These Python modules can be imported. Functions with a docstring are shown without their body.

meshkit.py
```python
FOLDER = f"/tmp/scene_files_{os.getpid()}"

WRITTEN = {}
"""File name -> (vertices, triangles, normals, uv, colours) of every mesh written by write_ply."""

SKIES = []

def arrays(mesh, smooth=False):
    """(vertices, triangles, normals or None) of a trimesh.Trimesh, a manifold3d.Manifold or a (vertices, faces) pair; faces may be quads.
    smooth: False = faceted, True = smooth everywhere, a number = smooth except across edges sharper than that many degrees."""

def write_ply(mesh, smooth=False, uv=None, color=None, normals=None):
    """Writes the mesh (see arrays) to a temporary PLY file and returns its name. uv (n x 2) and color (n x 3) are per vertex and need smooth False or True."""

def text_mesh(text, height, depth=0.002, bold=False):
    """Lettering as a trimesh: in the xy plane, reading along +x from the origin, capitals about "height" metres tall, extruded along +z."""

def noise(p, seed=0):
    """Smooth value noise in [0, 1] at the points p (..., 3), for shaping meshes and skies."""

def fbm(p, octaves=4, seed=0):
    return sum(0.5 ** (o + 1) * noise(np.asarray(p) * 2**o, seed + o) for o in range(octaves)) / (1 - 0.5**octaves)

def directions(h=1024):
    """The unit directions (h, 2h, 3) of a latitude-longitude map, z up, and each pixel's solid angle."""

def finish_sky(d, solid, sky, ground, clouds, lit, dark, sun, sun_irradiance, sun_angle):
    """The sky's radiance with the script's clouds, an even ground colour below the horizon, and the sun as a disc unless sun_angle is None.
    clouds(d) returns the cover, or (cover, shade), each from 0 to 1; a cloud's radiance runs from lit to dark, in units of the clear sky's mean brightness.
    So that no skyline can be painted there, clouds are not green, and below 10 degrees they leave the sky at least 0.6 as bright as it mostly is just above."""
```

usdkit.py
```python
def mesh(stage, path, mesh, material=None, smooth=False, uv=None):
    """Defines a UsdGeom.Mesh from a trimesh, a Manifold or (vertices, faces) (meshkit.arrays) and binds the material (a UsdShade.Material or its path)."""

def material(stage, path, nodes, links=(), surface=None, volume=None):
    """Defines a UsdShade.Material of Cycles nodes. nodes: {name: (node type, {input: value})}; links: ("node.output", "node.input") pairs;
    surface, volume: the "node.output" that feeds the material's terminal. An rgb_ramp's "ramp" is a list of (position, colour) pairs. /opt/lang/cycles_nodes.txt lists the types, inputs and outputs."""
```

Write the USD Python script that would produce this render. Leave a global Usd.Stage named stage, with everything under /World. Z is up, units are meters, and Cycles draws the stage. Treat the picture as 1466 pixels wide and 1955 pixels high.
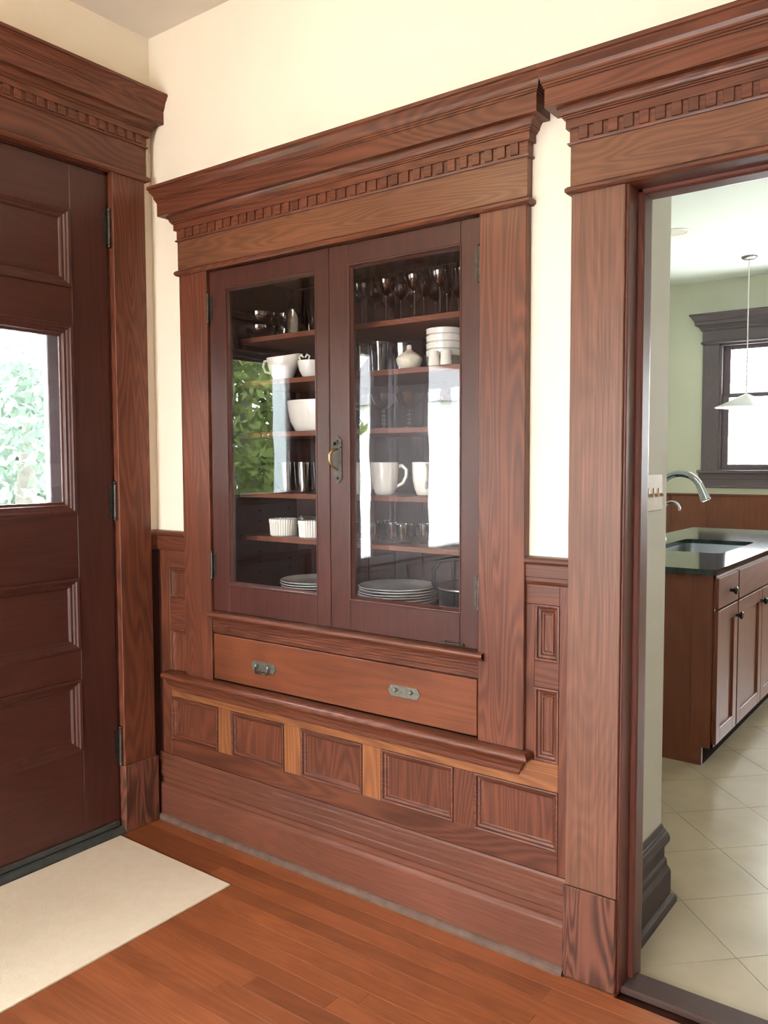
import math, random
import numpy as np, trimesh, manifold3d, usdkit, meshkit
from shapely.geometry import Polygon
from pxr import Usd, UsdGeom, UsdLux, UsdShade, Gf, Sdf

random.seed(7)
RNG = np.random.default_rng(7)
stage = Usd.Stage.CreateInMemory()
UsdGeom.SetStageUpAxis(stage, 'Z'); UsdGeom.SetStageMetersPerUnit(stage, 1.0)
UsdGeom.Xform.Define(stage, '/World')
PI = math.pi

# ------------------------------------------------------------------ camera, sky, daylight, exposure
SKY, EXPOSURE = 1.6, 2.58
CAM = (2.77453, -2.17663, 1.46520); YAW, PITCH, ROLL, FPX = -0.6387, -0.0594, -0.0034, 1583.33
cam = UsdGeom.Camera.Define(stage, '/World/Camera')
fw = np.array([math.sin(YAW)*math.cos(PITCH), math.cos(YAW)*math.cos(PITCH), math.sin(PITCH)])
r0 = np.cross(fw, [0, 0, 1]); r0 /= np.linalg.norm(r0); u0 = np.cross(r0, fw)
rt = r0*math.cos(ROLL)+u0*math.sin(ROLL); up = -r0*math.sin(ROLL)+u0*math.cos(ROLL)
mt = Gf.Matrix4d(*[float(v) for row in ((*rt, 0), (*up, 0), (*(-fw), 0), (*CAM, 1)) for v in row])
cam.AddTransformOp().Set(mt)
cam.CreateHorizontalApertureAttr(36.0); cam.CreateVerticalApertureAttr(36.0*1955/1466)
cam.CreateFocalLengthAttr(36.0*FPX/1466); cam.CreateClippingRangeAttr(Gf.Vec2f(0.05, 500)); cam.CreateExposureAttr(EXPOSURE)

dome = UsdLux.DomeLight.Define(stage, '/World/overcast_sky')
dome.CreateIntensityAttr(SKY); dome.CreateColorAttr(Gf.Vec3f(0.95, 0.99, 1.0))

def daylight(name, centre, normal, w, h, radiance, color=(1, 1, 1)):
    """Daylight coming through one window of the room: a sheet of sky as large as the window, just outside its panes."""
    l = UsdLux.RectLight.Define(stage, '/World/'+name)
    z = -np.array(normal, float); x = np.cross([0, 0, 1], z)
    if np.linalg.norm(x) < 1e-6: x = np.array([1., 0, 0])
    x /= np.linalg.norm(x); y = np.cross(z, x)
    l.AddTransformOp().Set(Gf.Matrix4d(*[float(v) for row in ((*x, 0), (*y, 0), (*z, 0), (*centre, 1)) for v in row]))
    l.CreateWidthAttr(w); l.CreateHeightAttr(h); l.CreateIntensityAttr(radiance); l.CreateColorAttr(Gf.Vec3f(*color))
ROOM_X1, ROOM_Y0, H, HK = 4.7, -4.8, 3.148, 3.345
KY0, KY1 = 0.12, 6.90
daylight('window_daylight', (1.6, ROOM_Y0-.10, 1.25), (0, 1, 0), 2.1, 2.0, 0.25, (1.0, .97, .92))
daylight('window_daylight_001', (3.35, KY1+.17, 1.70), (0, -1, 0), 1.1, 1.5, 1.6, (.93, .99, 1.0))
daylight('window_daylight_002', (1.075, KY1+.17, 2.03), (0, -1, 0), 1.28, 1.22, 1.0, (.93, .98, 1.0))

# ------------------------------------------------------------------ helpers
LOC, COUNT = {}, {}
def numbered(parent, name):
    k = f'{parent}/{name}'; n = COUNT.get(k, 0); COUNT[k] = n+1
    return k if n == 0 else f'{k}_{n:03d}'
def tag(p, label=None, cat=None, group=None, kind=None):
    for k, v in (('label', label), ('category', cat), ('group', group), ('kind', kind)):
        if v: p.SetCustomDataByKey(k, v)
    return p
def thing(name, label, cat, loc=(0, 0, 0), group=None, kind=None, rotz=0.0):
    path = numbered('/World', name)
    x = UsdGeom.Xform.Define(stage, path)
    x.AddTranslateOp().Set(Gf.Vec3d(*map(float, loc)))
    if rotz: x.AddRotateZOp().Set(math.degrees(rotz))
    LOC[path] = np.array(loc, float)
    return tag(x.GetPrim(), label, cat, group, kind)
def obj(name, mesh, mat, parent=None, smooth=False, label=None, kind=None, local=False):
    """One Mesh prim under PARENT (a prim). MESH is in world coordinates unless LOCAL."""
    pp = '/World' if parent is None else str(parent.GetPath())
    path = numbered(pp, name)
    loc = LOC.get(pp, np.zeros(3)); LOC[path] = loc
    v, f = mesh.get() if isinstance(mesh, MB) else (np.array(mesh.vertices), np.array(mesh.faces))
    if not local: v = v - loc
    m = usdkit.mesh(stage, path, trimesh.Trimesh(v, f, process=False), MAT[mat], smooth)
    return tag(m.GetPrim(), label, kind=kind)
def single(name, mesh, mat, label, cat, kind=None, smooth=False, group=None):
    return tag(obj(name, mesh, mat, None, smooth), label, cat, group, kind)
def copy(root, loc, label=None, rotz=0.0, group=None):
    was = root.GetCustomData()
    r = thing(root.GetName(), label or was['label'], was['category'], loc, group or was.get('group'), rotz=rotz)
    r.GetReferences().AddInternalReference(root.GetPath()); r.SetInstanceable(True)
    return r

CH = {}
class MB:
    """Collects shapes that make up one mesh."""
    def __init__(s): s.v, s.f, s.n = [], [], 0
    def add(s, v, f):
        v = np.asarray(v, float); f = np.asarray(f, int)
        if f.shape[1] == 4: f = np.vstack([f[:, [0, 1, 2]], f[:, [0, 2, 3]]])
        s.v.append(v); s.f.append(f+s.n); s.n += len(v); return s
    def get(s): return np.vstack(s.v), np.vstack(s.f)
    def tm(s, t): return s.add(t.vertices, t.faces)
    def box(s, x0, x1, y0, y1, z0, z1, b=0.0):
        lo, hi = np.minimum([x0, y0, z0], [x1, y1, z1]), np.maximum([x0, y0, z0], [x1, y1, z1])
        b = min(b, *(0.45*(hi-lo)))
        if b <= 0:
            if 'box' not in CH: CH['box'] = trimesh.creation.box()
            return s.add((CH['box'].vertices+.5)*(hi-lo)+lo, CH['box'].faces)
        if 'cb' not in CH:
            p = [(sx*(1-.2*(k == 0)), sy*(1-.2*(k == 1)), sz*(1-.2*(k == 2))) for sx in (-1, 1) for sy in (-1, 1) for sz in (-1, 1) for k in range(3)]
            # points where one axis is at full extent: mark which axis is full
            p = [tuple((sg if k == a else sg*.5) for a, sg in enumerate((sx, sy, sz))) for sx in (-1, 1) for sy in (-1, 1) for sz in (-1, 1) for k in range(3)]
            h = trimesh.convex.convex_hull(np.array(p)); h.fix_normals(); CH['cb'] = (np.array(h.vertices), np.array(h.faces))
        v, f = CH['cb']
        full = np.abs(np.abs(v)-1) < 1e-6
        out = np.where(full, np.where(v > 0, hi, lo), np.where(v > 0, hi-b, lo+b))
        return s.add(out, f)
    def tube(s, pts, r, n=10, caps=True):
        pts = np.asarray(pts, float); rr = np.broadcast_to(r, len(pts)).astype(float)
        t = np.gradient(pts, axis=0); t /= np.linalg.norm(t, axis=1, keepdims=True)
        a = np.cross(t[0], [0.3, 0.2, 1]);  a /= np.linalg.norm(a); rows = []
        for i in range(len(pts)):
            a = a-t[i]*(a@t[i]); a /= np.linalg.norm(a); b = np.cross(t[i], a)
            th = np.arange(n)*2*PI/n
            rows.append(pts[i]+rr[i]*(np.cos(th)[:, None]*a+np.sin(th)[:, None]*b))
        v = np.vstack(rows); f = []
        for i in range(len(pts)-1):
            for k in range(n):
                f.append((i*n+k, i*n+(k+1) % n, (i+1)*n+(k+1) % n, (i+1)*n+k))
        f = [x for q in f for x in ((q[0], q[1], q[2]), (q[0], q[2], q[3]))]
        if caps:
            for base, c in ((0, 0), ((len(pts)-1)*n, -1)):
                v = np.vstack([v, pts[c]]); m = len(v)-1
                f += [(m, base+k, base+(k+1) % n) for k in range(n)]
        return s.add(v, f)
    def lathe(s, prof, c=(0, 0, 0), n=28, flute=0, depth=0.0, closed=False):
        prof = np.asarray(prof, float); th = np.arange(n)*2*PI/n
        k = 1+(depth*np.cos(flute*th) if flute else 0*th)
        v = np.stack([prof[:, 0][:, None]*np.cos(th)*k, prof[:, 0][:, None]*np.sin(th)*k, np.repeat(prof[:, 1][:, None], n, 1)], -1).reshape(-1, 3)
        m = len(prof); f = []
        for i in range(m if closed else m-1):
            j = (i+1) % m
            for q in range(n):
                a, b = i*n+q, i*n+(q+1) % n; d, e = j*n+q, j*n+(q+1) % n
                if prof[i, 0] > 1e-7: f.append((a, b, d))
                if prof[j, 0] > 1e-7: f.append((b, e, d))
        return s.add(v+np.array(c), f)
    def sweep(s, path, prof, closed=False, fn=lambda u, v, d: (u, v, d), side=1, clip=None, capped=True):
        """Sweeps the profile [(offset to the left of the path, height)] along a path of (u, v) with mitred corners."""
        P = np.asarray(path, float); n = len(P); prof = np.asarray(prof, float); rows = []
        for i in range(n):
            a = P[i]-P[i-1] if (i > 0 or closed) else None
            b = P[(i+1) % n]-P[i] if (i < n-1 or closed) else None
            na = None if a is None else side*np.array([-a[1], a[0]])/np.linalg.norm(a)
            nb = None if b is None else side*np.array([-b[1], b[0]])/np.linalg.norm(b)
            m = nb if na is None else na if nb is None else (na+nb)/(1+na@nb)
            uv = P[i]+prof[:, 0][:, None]*m
            rows.append(np.array([fn(p[0], p[1], d) for p, d in zip(uv, prof[:, 1])]))
        v = np.vstack(rows)
        if clip is not None: v = clip(v)
        k = len(prof); f = []
        for i in range(n if closed else n-1):
            j = (i+1) % n
            for q in range(k-1): f += [(i*k+q, i*k+q+1, j*k+q+1), (i*k+q, j*k+q+1, j*k+q)]
        if not closed and capped:
            try:
                pv, pf = trimesh.creation.triangulate_polygon(Polygon(prof), engine='earcut')
                if len(pv) == k:
                    idx = [int(np.argmin(np.abs(prof-p).sum(1))) for p in pv]
                    for base in (0, (n-1)*k): f += [tuple(base+idx[t] for t in tri) for tri in pf]
            except Exception: pass
        return s.add(v, f)
    def prism(s, poly, fn, d0, d1):
        """Extrudes the polygon (u, v) from depth d0 to d1; fn maps (u, v, d) to space."""
        t = trimesh.creation.extrude_polygon(poly if isinstance(poly, Polygon) else Polygon(poly), d1-d0, engine='earcut')
        return s.add([fn(p[0], p[1], p[2]+d0) for p in t.vertices], t.faces)
def box(*a, b=0.0): return MB().box(*a, b)
def front(y0): return lambda u, v, d: (u, y0-d, v)       # front wall: u = x, v = z, d towards the room
def left(x0): return lambda u, v, d: (x0+d, u, v)        # left wall: u = y, v = z, d towards the room
def kfront(x0): return lambda u, v, d: (x0+d, u, v)
def rect(u0, u1, v0, v1): return [(u0, v0), (u1, v0), (u1, v1), (u0, v1)]
def turn(v, a, c=(0, 0)):
    v = np.array(v, float); x, y = v[:, 0]-c[0], v[:, 1]-c[1]
    v[:, 0], v[:, 1] = x*math.cos(a)-y*math.sin(a)+c[0], x*math.sin(a)+y*math.cos(a)+c[1]; return v

# ------------------------------------------------------------------ materials
MAT = {}
def mat(name, nodes, links, surface): MAT[name] = usdkit.material(stage, '/World/Looks/'+name, nodes, links, surface)
def plain(name, color, rough=.5, metallic=0.0, noise=0.0, scale=6.0, bump=0.0, bscale=200.0, **kw):
    n = {'p': ('principled_bsdf', {'base_color': color, 'roughness': rough, 'metallic': metallic, **kw})}; l = []
    if noise:
        n |= {'t': ('texture_coordinate', {}), 'n': ('noise_texture', {'scale': scale, 'detail': 4.0}),
              'r': ('rgb_ramp', {'ramp': [(.3, [c*(1-noise) for c in color]), (.7, [min(1, c*(1+noise)) for c in color])]})}
        l += [('t.object', 'n.vector'), ('n.fac', 'r.fac'), ('r.color', 'p.base_color')]
    if bump:
        n |= {'tb': ('texture_coordinate', {}), 'nb': ('noise_texture', {'scale': bscale, 'detail': 3.0}), 'b': ('bump', {'distance': bump, 'strength': 1.0})}
        l += [('tb.object', 'nb.vector'), ('nb.fac', 'b.height'), ('b.normal', 'p.normal')]
    mat(name, n, l, 'p.BSDF')
def wood(name, dark, light, axis='z', ring=.30, fine=.5, patch=.45, freq=210.0, rough=.42, coat=.08, spread=.28, fscale=1.0):
    a = 'xyz'.index(axis)
    big = [5.5*fscale]*3; big[a] = .55*fscale
    thin = [190.0]*3; thin[a] = 3.5
    nodes = {
        't': ('texture_coordinate', {}), 'o': ('object_info', {}),
        'k': ('vector_math', {'math_type': 'multiply', 'vector2': (13.7, 29.3, 7.9)}),
        'a': ('vector_math', {'math_type': 'add'}),
        'mb': ('mapping', {'scale': big}), 'mf': ('mapping', {'scale': thin}),
        'nb': ('noise_texture', {'scale': 1.0, 'detail': 2.0, 'roughness': .45, 'distortion': .35}),
        'nf': ('noise_texture', {'scale': 1.0, 'detail': 3.0, 'roughness': .6}),
        'np': ('noise_texture', {'scale': 2.6, 'detail': 3.0}),
        'fr': ('math', {'math_type': 'multiply', 'value2': freq}), 'si': ('math', {'math_type': 'sine'}),
        'm1': ('math', {'math_type': 'multiply_add', 'value2': ring*.5, 'value3': .5-.5*fine-.5*patch}),
        'm2': ('math', {'math_type': 'multiply_add', 'value2': fine}),
        'm3': ('math', {'math_type': 'multiply_add', 'value2': patch, 'use_clamp': True}),
        'r': ('rgb_ramp', {'ramp': [(0.0, dark), (.5, [(x+y)*.5*.92 for x, y in zip(dark, light)]), (1.0, light)]}),
        'vv': ('math', {'math_type': 'multiply_add', 'value2': spread, 'value3': 1-spread/2}),
        'h': ('hsv', {}),
        'b': ('bump', {'distance': .0003, 'strength': .35}),
        'p': ('principled_bsdf', {'roughness': rough, 'coat_weight': coat, 'coat_roughness': .2, 'specular_ior_level': .38})}
    links = [('o.random', 'k.vector1'), ('t.object', 'a.vector1'), ('k.vector', 'a.vector2'), ('a.vector', 'mb.vector'), ('a.vector', 'mf.vector'),
             ('mb.vector', 'nb.vector'), ('mf.vector', 'nf.vector'), ('a.vector', 'np.vector'), ('nb.fac', 'fr.value1'), ('fr.value', 'si.value1'),
             ('si.value', 'm1.value1'), ('nf.fac', 'm2.value1'), ('m1.value', 'm2.value3'), ('np.fac', 'm3.value1'), ('m2.value', 'm3.value3'),
             ('m3.value', 'r.fac'), ('o.random', 'vv.value1'), ('vv.value', 'h.value'), ('r.color', 'h.color'), ('h.color', 'p.base_color'),
             ('nf.fac', 'b.height'), ('b.normal', 'p.normal')]
    mat(name, nodes, links, 'p.BSDF')
D1, L1 = (.026, .0068, .004), (.195, .057, .027)
for ax in 'xyz':
    wood('fir_'+ax, D1, L1, ax)                                                    # red-brown stained fir trim
    wood('amber_'+ax, (.09, .026, .010), (.33, .125, .045), ax)                     # lighter amber pieces
    wood('mahogany_'+ax, (.022, .006, .0045), (.092, .026, .018), ax, ring=.12, fine=.35, patch=.35, freq=90, spread=.12)   # smoother darker boards
wood('figured_x', (.05, .017, .009), (.26, .10, .046), 'x', ring=.25, fine=.4, patch=.6, freq=170, fscale=1.5)
wood('worn_z', (.042, .0155, .010), (.25, .103, .06), 'z', ring=.10, fine=.95, patch=.4, freq=200)
wood('plinth_z', (.025, .009, .007), (.19, .068, .041), 'z', ring=.6, fine=.35, patch=.35, freq=95, fscale=2.0)
wood('base_x', (.045, .0135, .0085), (.21, .070, .038), 'x', ring=.1, fine=.5, patch=.5, freq=180, rough=.45)
wood('drawer_x', (.045, .011, .005), (.24, .070, .027), 'x', ring=.12, fine=.4, patch=.9, freq=90, spread=.05)
wood('floor_x', (.125, .030, .011), (.37, .115, .040), 'x', ring=.15, fine=.4, patch=.5, freq=150, rough=.36, coat=.2, spread=.42)
wood('jamb_z', (.05, .011, .007), (.17, .042, .026), 'z', ring=.1, fine=.4, patch=.3, rough=.5, coat=.15, spread=.1)
wood('jamb_x', (.05, .011, .007), (.17, .042, .026), 'x', ring=.1, fine=.4, patch=.3, rough=.5, coat=.15, spread=.1)
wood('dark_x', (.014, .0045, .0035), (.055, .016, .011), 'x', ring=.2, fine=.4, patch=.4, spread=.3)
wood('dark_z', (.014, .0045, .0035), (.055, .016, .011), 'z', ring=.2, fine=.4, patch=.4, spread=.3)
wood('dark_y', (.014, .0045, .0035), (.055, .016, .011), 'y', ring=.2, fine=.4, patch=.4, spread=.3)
wood('shelf_x', (.07, .02, .011), (.24, .085, .042), 'x', ring=.2, fine=.4, patch=.3, spread=.2)
for ax in 'yz':
    wood('kitchen_'+ax, (.09, .026, .013), (.27, .09, .045), ax, ring=.12, fine=.35, patch=.4, freq=80, rough=.45, coat=.1, spread=.12)
wood('kitchen_x', (.09, .026, .013), (.27, .09, .045), 'x', ring=.12, fine=.35, patch=.4, freq=80, rough=.45, coat=.1, spread=.12)
for ax in 'xz': wood('umber_'+ax, (.085, .066, .078), (.19, .152, .175), ax, ring=.15, fine=.3, patch=.3, rough=.4, spread=.1)
wood('umber_y', (.085, .066, .078), (.19, .152, .175), 'y', ring=.15, fine=.3, patch=.3, rough=.4, spread=.1)
plain('plaster', (.76, .685, .57), .75, noise=.015, scale=3, bump=.0006, bscale=60)
plain('ceiling_paint', (.70, .645, .56), .8, noise=.01)
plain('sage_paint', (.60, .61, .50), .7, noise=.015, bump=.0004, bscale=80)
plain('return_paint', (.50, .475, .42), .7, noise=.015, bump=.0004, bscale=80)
plain('kitchen_ceiling_paint', (.80, .87, .82), .8)
plain('exterior_paint', (.7, .7, .68), .8)
plain('mat_weave', (.70, .60, .47), .85, noise=.025, scale=25, bump=.0012, bscale=420)
plain('dark_rubber', (.035, .04, .037), .45, noise=.3, scale=30)
plain('aged_bronze', (.06, .052, .045), .42, .75, noise=.35, scale=60)
plain('aged_nickel', (.20, .20, .17), .42, .8, noise=.25, scale=80)
plain('worn_brass', (.36, .28, .14), .36, .95)
plain('chrome', (.50, .52, .54), .11, 1.0)
plain('brushed_steel', (.55, .57, .58), .3, 1.0)
plain('brushed_nickel', (.26, .24, .21), .35, 1.0)
plain('black_knob', (.012, .012, .013), .2)
plain('white_china', (.78, .76, .71), .22, coat_weight=.4)
plain('cool_china', (.83, .86, .87), .2, coat_weight=.8)
plain('cream_china', (.70, .66, .56), .35)
plain('dark_pot', (.03, .035, .04), .22, .6)
plain('granite', (.016, .026, .024), .07, noise=.6, scale=160)
plain('tan_plate', (.40, .30, .19), .5, noise=.06, scale=40)
plain('tan_toggle', (.56, .46, .30), .45)
plain('tile', (.41, .335, .235), .27, noise=.08, scale=5)
plain('grout', (.27, .25, .21), .8)
plain('white_trim', (.8, .8, .78), .5)
plain('paving', (.62, .61, .59), .9, noise=.08, scale=.6)
plain('lawn', (.16, .30, .07), .9, noise=.4, scale=1.3)
plain('bark', (.10, .095, .085), .9, noise=.3, scale=14)
plain('siding', (.78, .80, .78), .6)
plain('slate', (.2, .2, .21), .8)
plain('dust', (.105, .062, .045), .8, noise=.28, scale=22)
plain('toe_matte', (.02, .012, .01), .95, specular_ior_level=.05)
plain('column_paint', (.36, .41, .43), .7)
def pane(name, f0=.05, tint=(1, 1, 1), rough=0.0, edge=5.0, wavy=0.0):
    nodes = {'t': ('transparent_bsdf', {'color': tint}), 'g': ('glossy_bsdf', {'color': (1, 1, 1), 'roughness': rough}), 'w': ('layer_weight', {'blend': .5}),
             'q': ('math', {'math_type': 'power', 'value2': edge}), 'f': ('math', {'math_type': 'multiply_add', 'value2': 1-f0, 'value3': f0, 'use_clamp': True}), 'm': ('mix_closure', {})}
    links = [('w.facing', 'q.value1'), ('q.value', 'f.value1'), ('f.value', 'm.fac'), ('t.BSDF', 'm.closure1'), ('g.BSDF', 'm.closure2')]
    if wavy:
        nodes |= {'tc': ('texture_coordinate', {}), 'n': ('noise_texture', {'scale': 5.0, 'detail': 1.0}), 'b': ('bump', {'distance': wavy, 'strength': 1.0})}
        links += [('tc.object', 'n.vector'), ('n.fac', 'b.height'), ('b.normal', 'g.normal')]
    mat(name, nodes, links, 'm.closure')
pane('old_glass', .065, wavy=.0004)
pane('window_glass', .04)
pane('clear_glass', .14, (.985, .99, .99), .03, edge=2.2)
def leaf(name, c):
    mat(name, {'o': ('geometry', {}), 'r': ('rgb_ramp', {'ramp': [(0, [x*.3 for x in c]), (1, [min(1, x*1.9) for x in c])]}), 'd': ('diffuse_bsdf', {}), 'tr': ('translucent_bsdf', {}), 'm': ('mix_closure', {'fac': .35})},
        [('o.random_per_island', 'r.fac'), ('r.color', 'd.color'), ('r.color', 'tr.color'), ('d.BSDF', 'm.closure1'), ('tr.BSDF', 'm.closure2')], 'm.closure')
leaf('leaf_green', (.54, .70, .26)); leaf('leaf_pale', (.40, .54, .44)); leaf('leaf_dark', (.06, .12, .04))
mat('lamp_glow', {'e': ('emission', {'color': (1.0, .55, .16), 'strength': .8})}, [], 'e.emission')
mat('amber_glass', {'e': ('emission', {'color': (1.0, .62, .18), 'strength': .25})}, [], 'e.emission')
plain('shade_glass', (.85, .86, .84), .3, transmission_weight=.3)

for ax in 'x': wood('base_umber_x', (.026, .012, .009), (.075, .036, .028), 'x', ring=.1, fine=.4, patch=.4, rough=.6, coat=0.0, spread=.1)
# ------------------------------------------------------------------ the shell
def wall(name, boxes, m, label):
    b = MB()
    for x in boxes: b.box(*x)
    return single(name, b, m, label, 'wall', 'structure')
WT = .16
OPX0, OPX1, OPZ = 1.992, 2.86, 2.182            # clear opening to the kitchen
BX, BY = 1.91, .52                              # corner of the boxed-out wall behind the cabinet, kitchen side
wall('wall_front', [(-WT, .35, 0, KY0, 0, H), (.35, 1.53, 0, KY0, 0, .90), (.35, 1.53, 0, KY0, 2.20, H), (1.53, 1.965, 0, KY0, 0, H), (1.965, 2.885, 0, KY0, 2.21, H), (2.885, ROOM_X1+WT, 0, KY0, 0, H)],
     'plaster', 'cream plaster wall with the built-in cabinet and the wide kitchen opening')
DY0, DY1, DZ = -.205, -1.12, 2.575
W2 = [(-1.34, -1.48), (-1.62, -1.71), (-2.02, -2.74)]
wall('wall_left', [(-WT, 0, 0, DY0, 0, H), (-WT, 0, DY0, DY1, DZ, H), (-WT, 0, DY1, -1.28, 0, H), (-WT, 0, -1.28, -2.80, 0, .90), (-WT, 0, -1.28, -2.80, 2.10, H), (-WT, 0, -2.80, ROOM_Y0, 0, H)],
     'plaster', 'cream plaster wall holding the dark panelled entry door')
wall('wall_back', [(-WT, .5, ROOM_Y0-WT, ROOM_Y0, 0, H), (2.7, ROOM_X1+WT, ROOM_Y0-WT, ROOM_Y0, 0, H), (.5, 2.7, ROOM_Y0-WT, ROOM_Y0, 0, .22), (.5, 2.7, ROOM_Y0-WT, ROOM_Y0, 2.25, H)], 'plaster', 'cream plaster wall with a wide window behind the viewer')
wall('wall_right', [(ROOM_X1, ROOM_X1+WT, ROOM_Y0, KY0, 0, H)], 'plaster', 'plain cream plaster wall on the far side of the room')
single('ceiling', box(-WT, ROOM_X1+WT, ROOM_Y0-WT, KY0, H, H+.1), 'ceiling_paint', 'pale beige painted ceiling above the cream walls', 'ceiling', 'structure')
# kitchen shell
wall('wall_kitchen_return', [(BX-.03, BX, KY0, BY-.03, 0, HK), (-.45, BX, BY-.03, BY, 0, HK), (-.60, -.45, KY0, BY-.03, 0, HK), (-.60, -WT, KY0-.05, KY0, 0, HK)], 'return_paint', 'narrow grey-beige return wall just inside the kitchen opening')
KW = (.392, 1.758, 1.376, 2.687)                   # kitchen window opening x0 x1 z0 z1
wall('wall_kitchen_far', [(-.60, KW[0], KY1, KY1+.14, 0, HK), (KW[1], 2.75, KY1, KY1+.14, 0, HK), (3.95, ROOM_X1, KY1, KY1+.14, 0, HK), (2.75, 3.95, KY1, KY1+.14, 0, .9), (2.75, 3.95, KY1, KY1+.14, 2.5, HK), (KW[0], KW[1], KY1, KY1+.14, 0, KW[2]), (KW[0], KW[1], KY1, KY1+.14, KW[3], HK)], 'sage_paint', 'grey-green far kitchen wall with the dark framed window')
wall('wall_kitchen_right', [(ROOM_X1, ROOM_X1+WT, KY0, KY1, 0, HK)], 'sage_paint', 'grey-green side wall of the kitchen opposite the sink counter')
wall('wall_kitchen_left', [(-.60, -.45, BY-.03, KY1, 0, HK)], 'sage_paint', 'grey-green kitchen wall beyond the sink counter')
single('ceiling_001', box(-.60, ROOM_X1+WT, KY0, KY1+.14, HK, HK+.1), 'kitchen_ceiling_paint', 'pale greenish white kitchen ceiling seen through the opening', 'ceiling', 'structure')

# oak strip floor: single boards
fl = thing('floor', 'orange-brown varnished narrow strip wood floor', 'floor', kind='structure')
obj('subfloor', box(-WT, ROOM_X1, ROOM_Y0, KY0, -.12, -.012), 'dark_x', fl)
BW = .0635; y = -.045; row = 0
obj('plank', box(-.0, 1.97, -.045, .0, -.012, 0, b=.0004), 'floor_x', fl)
while y > -3.0:
    x = -random.uniform(0, 1.2) if row else -.6
    while x < 4.2:
        ln = random.uniform(1.1, 2.6); a, b_ = max(x, -.02), min(x+ln, 4.3)
        if b_ > a+.02: obj('plank', box(a, b_-.0006, y-BW+.0002, y-.0001, -.012, 0, b=.0004), 'floor_x', fl)
        x += ln
    y -= BW; row += 1
obj('floor_field', box(-.02, ROOM_X1, ROOM_Y0, y, -.012, -.0002), 'floor_x', fl, label='boards behind the viewer'); tag(stage.GetPrimAtPath('/World/floor/floor_field'), kind='stuff')

# kitchen tile floor on the diagonal
kf = thing('floor_001', 'pale beige square kitchen floor tiles laid diagonally', 'floor', kind='structure')
obj('grout_bed', box(-.45, ROOM_X1, .085, KY1, -.12, -.0015), 'grout', kf)
TS = .4636/math.sqrt(2)
clipper = Polygon([(1.0, .09), (4.2, .09), (4.2, KY1), (1.0, KY1)])
for i in range(-2, 26):
    for j in range(-14, 16):
        # tile between x+y = c, c+.4636 and y-x = d, d+.4636
        c, d = 2.539+.4636*(i-6), -1.389+.4636*(j+2)
        g = .0016
        q = [(c+g, d+g), (c+.4636-g, d+g), (c+.4636-g, d+.4636-g), (c+g, d+.4636-g)]
        pts = [((a-b_)/2, (a+b_)/2) for a, b_ in q]
        pol = Polygon(pts).intersection(clipper)
        if pol.is_empty or pol.area < .004 or pol.geom_type != 'Polygon': continue
        m = MB().prism(pol, lambda u, v, w: (u, v, w), -.008, 0)
        obj('tile', m, 'tile', kf)
for (x0, x1, y0, y1) in ((-.45, 1.0, .53, KY1), (4.2, ROOM_X1, .09, KY1)):
    tag(obj('tile_field', box(x0, x1, y0, y1, -.008, 0), 'tile', kf), kind='stuff')
single('trim_9', box(1.97, 2.885, -.006, .088, -.01, .012, b=.005), 'base_umber_x', 'dark brown worn wooden threshold strip between the two floors', 'threshold', 'structure')

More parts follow.
